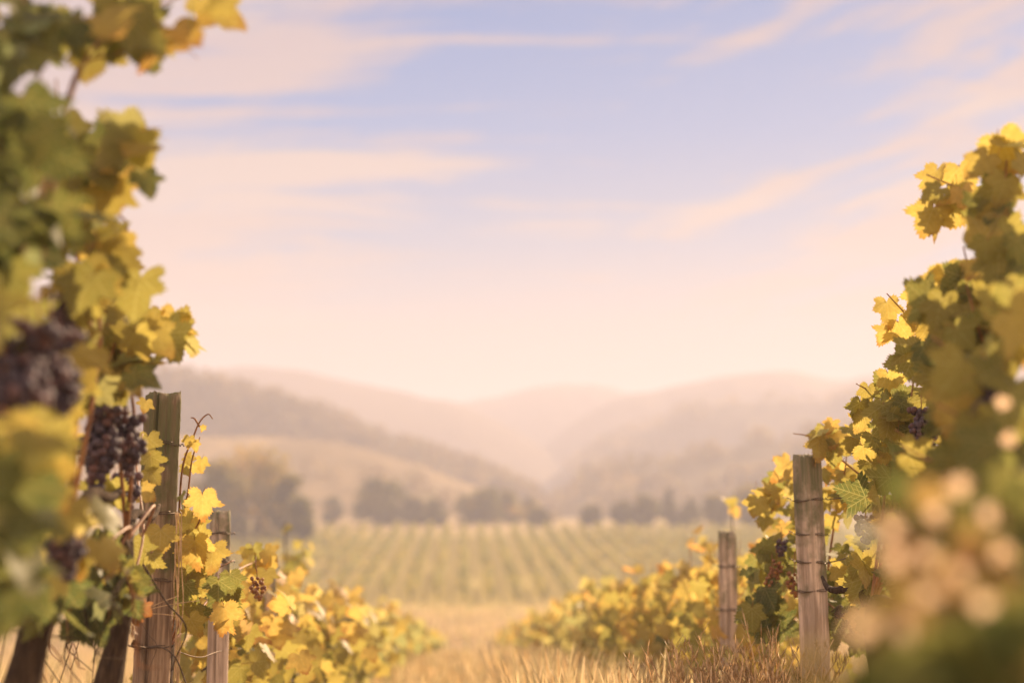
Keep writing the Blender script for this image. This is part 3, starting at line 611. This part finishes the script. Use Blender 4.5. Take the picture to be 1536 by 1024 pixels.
# a few green upright saplings past the left row
for k, (px, top, d, wd, lab) in enumerate([(428, 772, 12.0, .22, 'slim green sapling standing just beyond the vines behind the short far post'), (1098, 742, 10.0, .26, 'upright yellow green sapling rising above the vines near the low right post')]):
    tp = P(px, top, d); g0 = float(gz(tp.x, d)); H = tp.z - g0
    root = empty('sapling', (tp.x, d, g0), label=lab, category='sapling'); n = 260
    zt = rng.random(n) ** 1.1; kk = rng.integers(0, 7, n); ang = kk * .9 + k; hk = np.array([1.0, .8, .62, .9, .7, .5, .85])[kk]
    pos = np.column_stack([np.cos(ang) * wd * 1.1 * zt * (kk > 0) + rng.normal(0, wd * .22, n), np.sin(ang) * wd * 1.1 * zt * (kk > 0) + rng.normal(0, wd * .22, n), H * (.12 + .88 * zt * hk)])
    link('foliage', leaves_mesh('foliage', pos, .075, (.46, .64)[k] + rng.normal(0, .1, n), (0, -.5, .6), .9, PLAIN, .5), M_leaf2, root)
    mb = MB(); mb.tube([(0, 0, -.05), (.01, 0, H * .5), (0, .01, H * .97)], [.018, .012, .004], 7); link('trunk', mb.mesh('trunk'), M_bark, root)

for k in range(26):
    a0 = random.uniform(-40, 215); d0 = random.uniform(2.9, 4.2); root = roots['grapevine be'] if d0 > 3.4 else roots['second grape']; q = [P(a0, random.uniform(830, 900), d0)]
    for j in range(4): a0 += random.uniform(-35, 45); q.append(P(a0, 880 + j * 42 + random.uniform(-30, 30), d0 + random.uniform(-.1, .1)))
    mb = MB(); sp = spline(q, 7); mb.tube(sp, np.linspace(.0035, .0012, len(sp)), 5); link('dead_cane', mb.mesh('dead_cane', off=root.location), M_bark if k % 3 else M_cane, root)
# ------------------------------------------------------------------ posts
def post(px, ptop, Yd, width, label, wires, mat, split=True, lean=0.0, sq=.35, seed=0, fine=True):
    tp = P(px, ptop, Yd); g0 = float(gz(tp.x, Yd)); H = tp.z - g0; rg = np.random.default_rng(seed)
    root = empty('fence_post', (tp.x, Yd, g0), label=label, category='fence post'); root.rotation_euler.y = lean
    seg, ring = (72, 90) if fine else (36, 30); Rr = width / 2; V = []
    gro = [(rg.uniform(0, 6.28), rg.uniform(.02, .05), rg.uniform(.3, 1)) for _ in range(14)]
    for j in range(ring + 1):
        t = j / ring; z = -.25 + (H + .25) * t
        for k in range(seg):
            a = 2 * math.pi * k / seg
            r = Rr * (1 + sq * .16 * math.cos(4 * a + .3)) * (1 + .02 * math.sin(z * 9 + a))
            for ga, gw, gd in gro:
                dd = abs((a - ga - .05 * math.sin(z * 4 + ga * 3) + math.pi) % (2 * math.pi) - math.pi); r -= Rr * .05 * gd * math.exp(-(dd / gw) ** 2) * (.5 + .5 * math.sin(z * 3 + ga * 7))
            if split:
                ca = 4.55 + .05 * math.sin(z * 5) + .02 * math.sin(z * 17); dd = abs((a - ca + math.pi) % (2 * math.pi) - math.pi)
                r -= Rr * .62 * math.exp(-(dd / .075) ** 2) * min(1, .55 + .45 * t)
            if t > .985: r *= .985 - .02 * (t - .985) / .015
            r += Rr * .012 * rg.normal()
            V.append((r * math.cos(a), r * math.sin(a), z + (.008 * math.sin(a * 3 + seed) + .003 * rg.normal() if j == ring else 0)))
    F = [(j * seg + k, j * seg + (k + 1) % seg, (j + 1) * seg + (k + 1) % seg, (j + 1) * seg + k) for j in range(ring) for k in range(seg)]
    base = ring * seg; n = len(V)
    for rr in (.8, .45):
        for k in range(seg): q = V[base + k]; V.append((q[0] * rr, q[1] * rr, H + .003 + .003 * rg.normal()))
    V.append((0, 0, H + .002)); c = len(V) - 1
    for k in range(seg): F.append((base + k, base + (k + 1) % seg, n + (k + 1) % seg, n + k))
    for k in range(seg): F.append((n + k, n + (k + 1) % seg, n + seg + (k + 1) % seg, n + seg + k))
    for k in range(seg): F.append((n + seg + k, n + seg + (k + 1) % seg, c))
    me = mesh_np('shaft', V, [i for f in F for i in f], [len(f) for f in F], {}, True)
    sh = link('shaft', me, mat, root)
    for (wy, tilt, rad) in wires:
        wp = P(px, wy, Yd - Rr); zz_ = wp.z - g0; mb = MB()
        pts = [((Rr * 1.05 + .001) * math.cos(a) * (1 + .015 * math.sin(a * 5)), (Rr * 1.05 + .001) * math.sin(a), zz_ + tilt * math.cos(a) + .002 * math.sin(3 * a)) for a in np.linspace(0, 2 * math.pi, 40)]
        mb.tube(pts, rad, 6)
        pts2 = [(p[0], p[1], p[2] + .004 + .003 * math.sin(i * .5)) for i, p in enumerate(pts[5:36])]; mb.tube(pts2, rad * .9, 6)
        # the twisted end
        e = Vector(pts[20]); tw = [e + Vector((-.006 * i + .0035 * math.cos(i * 1.6), -.004 + .0035 * math.sin(i * 1.6), .003 * i)) for i in range(6)]; mb.tube(tw, rad, 5)
        kn = Vector(pts[0]); mb.tube([kn + Vector((.003 * i, -.003 + .004 * math.sin(i * 1.7), .004 * math.cos(i * 1.7))) for i in range(7)], rad * 1.2, 5)
        link('wire_tie', mb.mesh('wire_tie'), M_wire, root)
    return root, H
pL, HL = post(232, 592, 4.40, .100, 'tall weathered split post with mossy top and four wire ties', [(662, -.008, .0016), (772, .008, .0019), (870, -.002, .0019), (972, .004, .0017)], M_post, True, R(1.0), .8, 1)
post(331, 768, 5.44, .072, 'thin grey post just behind the tall split post', [(800, 0, .0018), (842, .0, .002), (900, 0, .002)], M_post2, True, 0, .6, 2, False)
post(404, 826, 6.95, .066, 'short far post almost hidden in the vines behind the thin grey post', [(850, 0, .002)], M_post2, False, 0, .3, 3, False)
post(1222, 684, 5.30, .098, 'stout mossy post with three wire ties standing before golden leaves', [(750, .004, .0017), (802, -.002, .0016), (844, -.002, .0019), (887, .002, .0017)], M_post2, False, R(-1.2), .6, 4)
post(1091, 798, 7.00, .085, 'lower plain post ringed by two wires at the edge of the dry weeds', [(850, 0, .002), (915, .0, .002)], M_post2, True, 0, .4, 5, False)

# trellis wires
def wire(name, pts, rad, label, mat=M_wire, cat='wire', group=None, sag=0.0):
    p = [Vector(q) for q in pts]; o = p[0].copy(); mb = MB(); sp = spline(p, 8) if len(p) > 2 else [p[0].lerp(p[1], i / 10) - Vector((0, 0, sag * math.sin(math.pi * i / 10))) for i in range(11)]
    mb.tube(sp, rad, 6); ob = link(name, mb.mesh(name, off=o), mat, label=label, category=cat, group=group); ob.location = o; return ob
wire('trellis_wire', [P(-80, 935, 2.75), P(60, 952, 3.2), P(150, 960, 3.7), P(228, 972, 4.36)], .0019, 'lowest rusty trellis wire running to the foot of the split post')
wire('trellis_wire', [P(262, 975, 4.45), P(300, 985, 5.0), P(335, 975, 5.44), P(400, 968, 7.0)], .0017, 'low trellis wire between the split post and the thin grey post')
wire('trellis_wire', [P(262, 871, 4.42), P(331, 866, 5.4), P(404, 860, 6.95)], .0017, 'middle trellis wire from the split post to the thin grey post')
wire('trellis_wire', [P(1242, 749, 5.25), P(1270, 745, 5.0), P(1300, 738, 4.7), P(1400, 715, 3.9)], .0022, 'upper trellis wire leaving the mossy post toward the camera')
wire('trellis_wire', [P(1244, 843, 5.25), P(1265, 838, 5.0), P(1295, 826, 4.7), P(1400, 780, 3.9)], .0022, 'lower trellis wire leaving the mossy post toward the camera')
wire('trellis_wire', [P(1108, 851, 6.98), P(1160, 848, 6.1), P(1202, 846, 5.34)], .0018, 'taut trellis wire between the mossy post and the lower plain post')
wire('loose_wire', [P(212, 970, 4.34), P(240, 970, 4.3), P(258, 980, 4.28), P(268, 995, 4.28), P(281, 1030, 4.3)], .0022, 'dark loose wire end curling down at the foot of the split post')
wire('loose_wire', [P(208, 925, 4.33), P(222, 950, 4.32), P(235, 968, 4.32), P(225, 1000, 4.32), P(218, 1030, 4.32)], .0009, 'thin loose wire crossing the face of the split post', cat='wire')
for k, (a, c) in enumerate([((212, 918), (268, 893)), ((212, 916), (300, 900)), ((212, 920), (275, 925))]):
    wire('dry_stalk', [P(a[0], a[1], 4.3), P((a[0] + c[0]) / 2, (a[1] + c[1]) / 2 - 2, 4.29), P(c[0], c[1], 4.32)], .0012, ['uppermost thin straw stalk fanning across the split post', 'middle straw stalk of the fan across the split post', 'lowest straw stalk of the fan across the split post'][k], M_twine, 'stalk')
tw = empty('twine', P(266, 770, 4.36), label='sunlit strands of dry twine hanging down the side of the split post', category='twine')
for k in range(5):
    x0 = 263 + k * 1.8; q = [P(x0 + 2 * math.sin(j * 1.1 + k * 2) + (4 if k == 4 else 0) * math.sin(j * .45), 768 + j * 26, 4.345 - .006 * k) for j in range(12)]
    mb = MB(); mb.tube(spline(q, 4), .0016 + .0007 * (k % 2), 5); link('strand', mb.mesh('strand', off=tw.location), M_twine, tw)
# withered dark leaf clump beside the post
cl_ = empty('dried_leaf_clump', P(195, 915, 4.05), label='withered dark brown leaf clump hanging at the lower wire by the split post', category='dead leaves')
pp, ss, tt = zone_leaves([(192, 918, 20, 30, 4.05, .06, 22, .045, 1.0), (150, 900, 22, 26, 3.8, .06, 9, .05, .95)])
link('dead_foliage', leaves_mesh('dead_foliage', pp, ss, np.full(len(pp), 1.0), (0, -1, 0), 1.2, FINE, .4, cl_.location), M_leaf, cl_)

# ------------------------------------------------------------------ dry weeds and grass
def weed(px, py, d, H, label, seed):
    rg = np.random.default_rng(seed); base = P(px, py, d); g0 = float(gz(base.x, d)); H = base.z - g0
    root = empty('dry_weed', (base.x, d, g0), label=label, category='weed', group='dry weeds at the foot of the lower plain post'); mb = MB(); st = MB()
    for s in range(13):
        a = rg.uniform(0, 6.28); lean = rg.uniform(.05, .28); hh = H * rg.uniform(.72, 1.02)
        pts = [(lean * math.cos(a) * t ** 1.6, lean * math.sin(a) * t ** 1.6, hh * t) for t in np.linspace(0, 1, 9)]
        st.tube(pts, np.linspace(.0040, .0018, 9), 5, rg.uniform(.3, .8))
        for j in range(34):
            t = rg.uniform(.45, 1.0); i = min(7, int(t * 8)); f = t * 8 - i; c = np.array(pts[i]) * (1 - f) + np.array(pts[i + 1]) * f
            b_ = rg.uniform(0, 6.28); L = rg.uniform(.03, .07); dr = np.array([math.cos(b_) * .6, math.sin(b_) * .6, .8]); sd_ = np.cross(dr, (0, 0, 1.0)); sd_ /= np.linalg.norm(sd_)
            m1 = c + dr * L * .5; e = c + dr * L + np.array([0, 0, .008]); wv_ = .0027
            mb.add([c, m1 + sd_ * wv_, e, m1 - sd_ * wv_, m1 + np.array([0, 0, wv_])], [(0, 1, 4), (1, 2, 4), (2, 3, 4), (3, 0, 4), (0, 3, 2, 1)], rg.uniform(.2, .85))
    link('stem', st.mesh('stem'), M_weed, root); link('leaflets', mb.mesh('leaflets'), M_weed, root)
spots = [(1015, 985, 5.0), (1048, 955, 5.0), (1085, 975, 4.9), (1112, 945, 5.1), (1140, 960, 4.9), (1165, 925, 5.2), (1180, 965, 4.8), (1120, 1005, 4.6), (1060, 1010, 4.7), (1200, 990, 4.6), (985, 1010, 5.3)]
wl = ['leftmost tall dry weed of the weed clump before the low post', 'second dry weed left of the low post', 'dry weed directly in front of the low post', 'dry weed touching the right side of the low post', 'dry weed between the low post and the mossy post', 'tallest dry weed nearest the mossy post', 'bushy dry weed below the tallest one', 'short front dry weed under the low post', 'short front dry weed left of the low post', 'short dry weed under the mossy post', 'outermost small dry weed toward the grass path']
for k, (a, c, d) in enumerate(spots): weed(a, c, d, .5, wl[k], 100 + k)

def grass(name, n, xr, yr, hr, wr, label, seed, excl=None, bendk=.5, power=1.0, gt=0.45):
    rg = np.random.default_rng(seed); y = yr[0] + (yr[1] - yr[0]) * rg.random(n) ** power; half = xr * (.35 + y / yr[1] * .65) if xr > 0 else 0
    x = rg.uniform(-1, 1, n) * np.maximum(half, 2.4)
    cl = fbm(x * .9, y * .9, 3, seed); keep = cl + rg.random(n) * .35 > .52; x, y, cl = x[keep], y[keep], cl[keep]; n = len(x)
    h = rg.uniform(hr[0], hr[1], n) * (.5 + cl * 1.1); wd = rg.uniform(wr[0], wr[1], n) * np.clip(y / 12, 1, 4)
    a = rg.uniform(0, 6.28, n); b_ = rg.uniform(.1, bendk, n) * h; px_, py_ = np.cos(a), np.sin(a); z = gz(x, y) - .02
    sx, sy = -py_ * wd, px_ * wd
    V = np.empty((n, 5, 3))
    V[:, 0] = np.stack([x - sx, y - sy, z], 1); V[:, 1] = np.stack([x + sx, y + sy, z], 1)
    V[:, 2] = np.stack([x + sx * .8 + px_ * b_ * .35, y + sy * .8 + py_ * b_ * .35, z + h * .6], 1); V[:, 3] = np.stack([x - sx * .8 + px_ * b_ * .35, y - sy * .8 + py_ * b_ * .35, z + h * .6], 1)
    V[:, 4] = np.stack([x + px_ * b_, y + py_ * b_, z + h], 1)
    fl = (np.array([0, 1, 2, 3, 3, 2, 4])[None] + (np.arange(n) * 5)[:, None]).ravel(); t = np.clip(rg.normal(gt, .2, n), 0, .84); t = np.where(rg.random(n) < .06, .95, t)
    me = mesh_np(name, V.reshape(-1, 3), fl, np.tile([4, 3], n), {'tint': ('FLOAT', np.repeat(t, 5))}, True)
    link(name, me, M_straw, kind='stuff', label=label, category='grass')
grass('grass', 42000, 6, (2.2, 16), (.16, .42), (.0016, .0035), 'dry golden grass between and under the vine rows', 5)
grass('meadow_grass', 60000, 26, (14, 70), (.22, .50), (.003, .006), 'pale straw grass on the slope beyond the rows', 6, power=1.3, gt=.6)

def grass_strip(n, xa_, xb_, ya, yb, hr, label, seed):
    rg = np.random.default_rng(seed); y = ya + (yb - ya) * rg.random(n) ** 1.3; x = rg.uniform(xa_, xb_, n); V = []; 
    h = rg.uniform(hr[0], hr[1], n) * (.6 + .8 * fbm(x * 2.2, y * 1.1, 3, seed)); a = rg.uniform(0, 6.28, n); b_ = h * rg.uniform(.05, .45, n); z = gz(x, y) - .02; wd = rg.uniform(.0013, .0028, n) * np.clip(y / 9, 1, 3)
    px_, py_ = np.cos(a) * b_, np.sin(a) * b_; sx = -np.sin(a) * wd; sy = np.cos(a) * wd; K = []
    for t, k in ((0, 1.0), (.5, .9), (.8, .7), (.84, 1.9), (.93, 1.5), (1.0, .1)):     # a blade that ends in a slim seed head
        for s in (-1, 1): K.append(np.stack([x + px_ * t ** 1.7 + s * sx * k, y + py_ * t ** 1.7 + s * sy * k, z + h * t], 1))
    V = np.stack(K, 1); F = [(2 * i, 2 * i + 1, 2 * i + 3, 2 * i + 2) for i in range(5)]
    fl = (np.array([i for f in F for i in f])[None] + (np.arange(n) * 12)[:, None]).ravel()
    me = mesh_np('tall_grass', V.reshape(-1, 3), fl, np.full(n * 5, 4), {'tint': ('FLOAT', np.repeat(np.clip(rg.normal(.5, .22, n), 0, .84), 12))}, True)
    link('tall_grass', me, M_straw, kind='stuff', label=label, category='grass')
grass_strip(9000, .25, 1.25, 4.6, 17, (.34, .66), 'tall seeding straw grass along the edge of the mossy post row', 41)
grass_strip(7000, -.85, .2, 8, 24, (.30, .52), 'tall seeding straw grass in the path between the two rows', 42)
grass_strip(5200, -2.6, -.98, 3.0, 9, (.30, .62), 'straw grass standing behind the trunks of the split post row', 43)

# ------------------------------------------------------------------ far vineyard rows
def far_row_mesh(seed, L=46):
    rg = np.random.default_rng(seed); n = 1500; y = rg.uniform(0, L, n); y = y[(fbm(y * .5, y * 0, 3, seed) + .25 * rg.random(n)) > .40]; n = len(y); x = rg.normal(0, .13, n); z = .20 + .80 * rg.random(n) ** .8 * (.8 + .3 * np.sin(y * 1.7 + seed))
    me = leaves_mesh('foliage', np.column_stack([x, y, z]), .22, .34 + rg.normal(0, .14, n), (0, -.5, .7), .9, QUADL, .4, None, rg); me.materials.append(M_leaf2)
    mb = MB()
    for k in range(int(L / 1.4)): mb.tube([(0, k * 1.4 + .3, -.2), (.03, k * 1.4 + .3, .5), (0, k * 1.4 + .35, .8)], [.035, .03, .02], 5)
    t = mb.mesh('trunk'); t.materials.append(M_bark); return me, t
fr = [far_row_mesh(s) for s in (31, 32, 33, 34, 35)]; k = 0
ys_ = np.linspace(72, 118, 12)
cnt = 0
for i, x in enumerate(np.arange(-36.4, 37.8, 1.35)):
    f, t = fr[(i * 7 + i // 5) % 5]
    side = 'at the middle of the far field' if abs(x) < .7 else (f'{ORD[round(abs(x) / 1.35) - 1]} row left of centre in the far field' if x < 0 else f'{ORD[round(abs(x) / 1.35) - 1]} row right of centre in the far field')
    # rows follow the rising field: tilt to its slope
    z0, z1 = float(gz(x, 74)), float(gz(x, 117)); sl_ = math.atan2(z1 - z0, 43)
    root = empty('vineyard_row', (x, 72, z0 - .02), label=f'hazy green vine row, {side}', category='vine row', group='vine rows of the far field')
    root.rotation_euler.x = sl_
    link('foliage', f, None, root)
    to = link('trunk', t, None, root); to['kind'] = 'stuff'; cnt += 1

# ------------------------------------------------------------------ trees
def tree(px, ptop, pbase, halfw, d, tint, label, cone=False, seed=0, leaf=.46, n=1900, group='trees along the far field edge'):
    rg = np.random.default_rng(seed); tp = P(px, ptop - 6, d); g0 = float(gz(tp.x, d)); H = tp.z - g0; Wd = halfw * 1.1 / FPX * d
    root = empty('tree', (tp.x, d, g0), label=label, category='tree', group=group)
    mb = MB(); mb.tube([(0, 0, -.3), (.05, 0, H * .25), (-.05, .05, H * .55), (0, 0, H * .85)], [H * .035, H * .028, H * .018, H * .006], 8)
    for k in range(6):
        a = k * 1.05 + rg.random(); z = H * rg.uniform(.22, .5); mb.tube([(0, 0, z), (Wd * .35 * math.cos(a), Wd * .35 * math.sin(a), z + H * .12), (Wd * .7 * math.cos(a), Wd * .7 * math.sin(a), z + H * .22)], [H * .016, H * .01, H * .004], 6)
    link('trunk', mb.mesh('trunk'), M_bark, root)
    m = 16; cs = []
    for k in range(m):
        t = (k + .5) / m; a = rg.uniform(0, 6.28)
        rr = Wd * ((1 - t) ** .9 if cone else math.sin(math.pi * min(1, .18 + .80 * t)) ** .6) * rg.uniform(.35, .72)
        cs.append((rr * math.cos(a), rr * math.sin(a), H * (.10 + .80 * t), Wd * rg.uniform(.30, .5) * ((1.15 - t) if cone else 1)))
    cs.append((0, 0, H * .5, Wd * .62)); cs.append((0, 0, H * .28, Wd * .62))
    pos = []; tt = []
    per = n // len(cs)
    for c in cs:
        v = rg.normal(size=(per, 3)); v /= np.linalg.norm(v, axis=1, keepdims=True); v = v * rg.uniform(.6, 1.06, (per, 1)) * c[3]; v[:, 2] *= .8
        p = v + np.array(c[:3]); pos.append(p); tt.append(np.full(per, tint + rg.normal(0, .12)) + rg.normal(0, .06, per))
    pos = np.concatenate(pos); tt = np.concatenate(tt); kp = (pos[:, 2] > .08) & (pos[:, 2] < H * 1.02); pos, tt = pos[kp], tt[kp]
    link('crown', leaves_mesh('crown', pos, leaf * rg.uniform(.7, 1.2, len(pos)), tt, (0, -.3, .6), 1.0, QUADL, .4, None, rg), M_tree, root)
T = [(330, 690, 800, 46, 108, .48, 'broad autumn tinted tree at the left edge of the far field'), (385, 675, 800, 60, 112, .56, 'tallest orange green tree above the left vine row'), (438, 715, 800, 34, 110, .35, 'green tree stepping down beside the tallest orange one'), (452, 750, 802, 18, 106, .15, 'small dark tree at the foot of the autumn trees'),
     (498, 752, 798, 16, 150, .3, 'little pale bush left of the dark dome shaped tree'), (562, 724, 795, 47, 142, .18, 'dark dome shaped tree standing alone over the far field'), (620, 752, 797, 20, 142, .25, 'small round tree just right of the dark dome'), (650, 755, 799, 19, 140, .3, 'last small round tree right of the dark dome'),
     (722, 738, 797, 34, 145, .25, 'wide round tree in the middle of the valley'), (762, 742, 797, 26, 150, .45, 'paler tree merging into the wide middle tree'), (795, 752, 797, 14, 158, .45, 'faint narrow tree behind the round bush'), (808, 768, 796, 18, 138, .2, 'low round bush in the pale middle meadow'),
     (887, 765, 800, 18, 140, .25, 'low dome tree left of the right hand grove'), (934, 758, 800, 17, 138, .2, 'round tree starting the right hand grove'), (968, 748, 800, 22, 140, .3, 'middle green tree of the right hand grove'), (1003, 734, 800, 16, 138, .12, 'pointed dark conifer in the right hand grove'),
     (1035, 750, 802, 24, 138, .3, 'rounded tree right of the pointed conifer'), (1075, 748, 803, 26, 136, .35, 'outer tree of the grove behind the low post'), (1125, 735, 805, 32, 134, .3, 'broad grove tree glimpsed above the golden vines')]
for k, t in enumerate(T): tree(t[0], t[1], t[2], t[3], t[4], t[5], t[6], 'conifer' in t[6], 50 + k)

# scattered far woods on the nearer hills
def forest(name, hf, n, vr, xr, rad, label, seed, thr=.5):
    fn, x0, x1 = hf; random.seed(seed); rg = np.random.default_rng(seed); pos = []; sz = []; tt = []
    while len(pos) < n * 14:
        x = rg.uniform(*xr); v = rg.uniform(*vr)
        if fbm(np.array([x / 14]), np.array([v * 6]), 3, seed)[0] < thr: continue
        q = fn(x, v); r = rg.uniform(*rad); tn = rg.uniform(.1, .6)
        e = rg.normal(size=(14, 3)); e /= np.linalg.norm(e, axis=1, keepdims=True)
        for w_ in e: pos.append((q[0] + w_[0] * r, q[1] + w_[1] * r, q[2] + r * .6 + w_[2] * r * .9)); sz.append(r * .8); tt.append(tn)
    link(name, leaves_mesh(name, np.array(pos), np.array(sz), np.array(tt), (0, -.5, .6), .8, QUADL, .4), M_wood_far, kind='stuff', label=label, category='woods')
def xa(px, d): return P(px, 600, d).x
forest('woods', hA, 1100, (-.5, .05), (xa(150, 252), xa(800, 252)), (.8, 1.6), 'far wood covering the dark slope on the left', 1, .22)
forest('woods', hA2, 60, (-.95, -.45), (xa(250, 208), xa(820, 208)), (.8, 1.7), 'wood along the foot of the golden hayfield hill', 2, .42)
forest('woods', hG, 420, (-.9, .05), (xa(800, 245), xa(1500, 245)), (.8, 1.9), 'wood covering the nearer hill on the right', 3, .44)
forest('woods', hF, 350, (-.7, .05), (xa(850, 370), xa(1536, 370)), (1.2, 2.4), 'faint wood on the hazy spur', 4, .46)

# ------------------------------------------------------------------ the air
hz = [(-680, -44, -14), (680, -44, -14), (680, 740, -14), (-680, 740, -14), (-680, -44, 48), (680, -44, 48), (680, 740, 48), (-680, 740, 48)]
hf_ = [(0, 3, 2, 1), (4, 5, 6, 7), (0, 1, 5, 4), (1, 2, 6, 5), (2, 3, 7, 6), (3, 0, 4, 7)]
m, q, out = newmat('haze_air'); pv = q.n('ShaderNodeVolumePrincipled'); pv.inputs['Color'].default_value = (.70, .715, .89, 1); pv.inputs['Density'].default_value = .0028; pv.inputs['Anisotropy'].default_value = .15
q.L.new(pv.outputs[0], out.inputs['Volume'])
link('haze', mesh_np('haze', hz, [i for f in hf_ for i in f], [4] * 6, None, False), m, kind='stuff', label='warm evening haze filling the valley air')
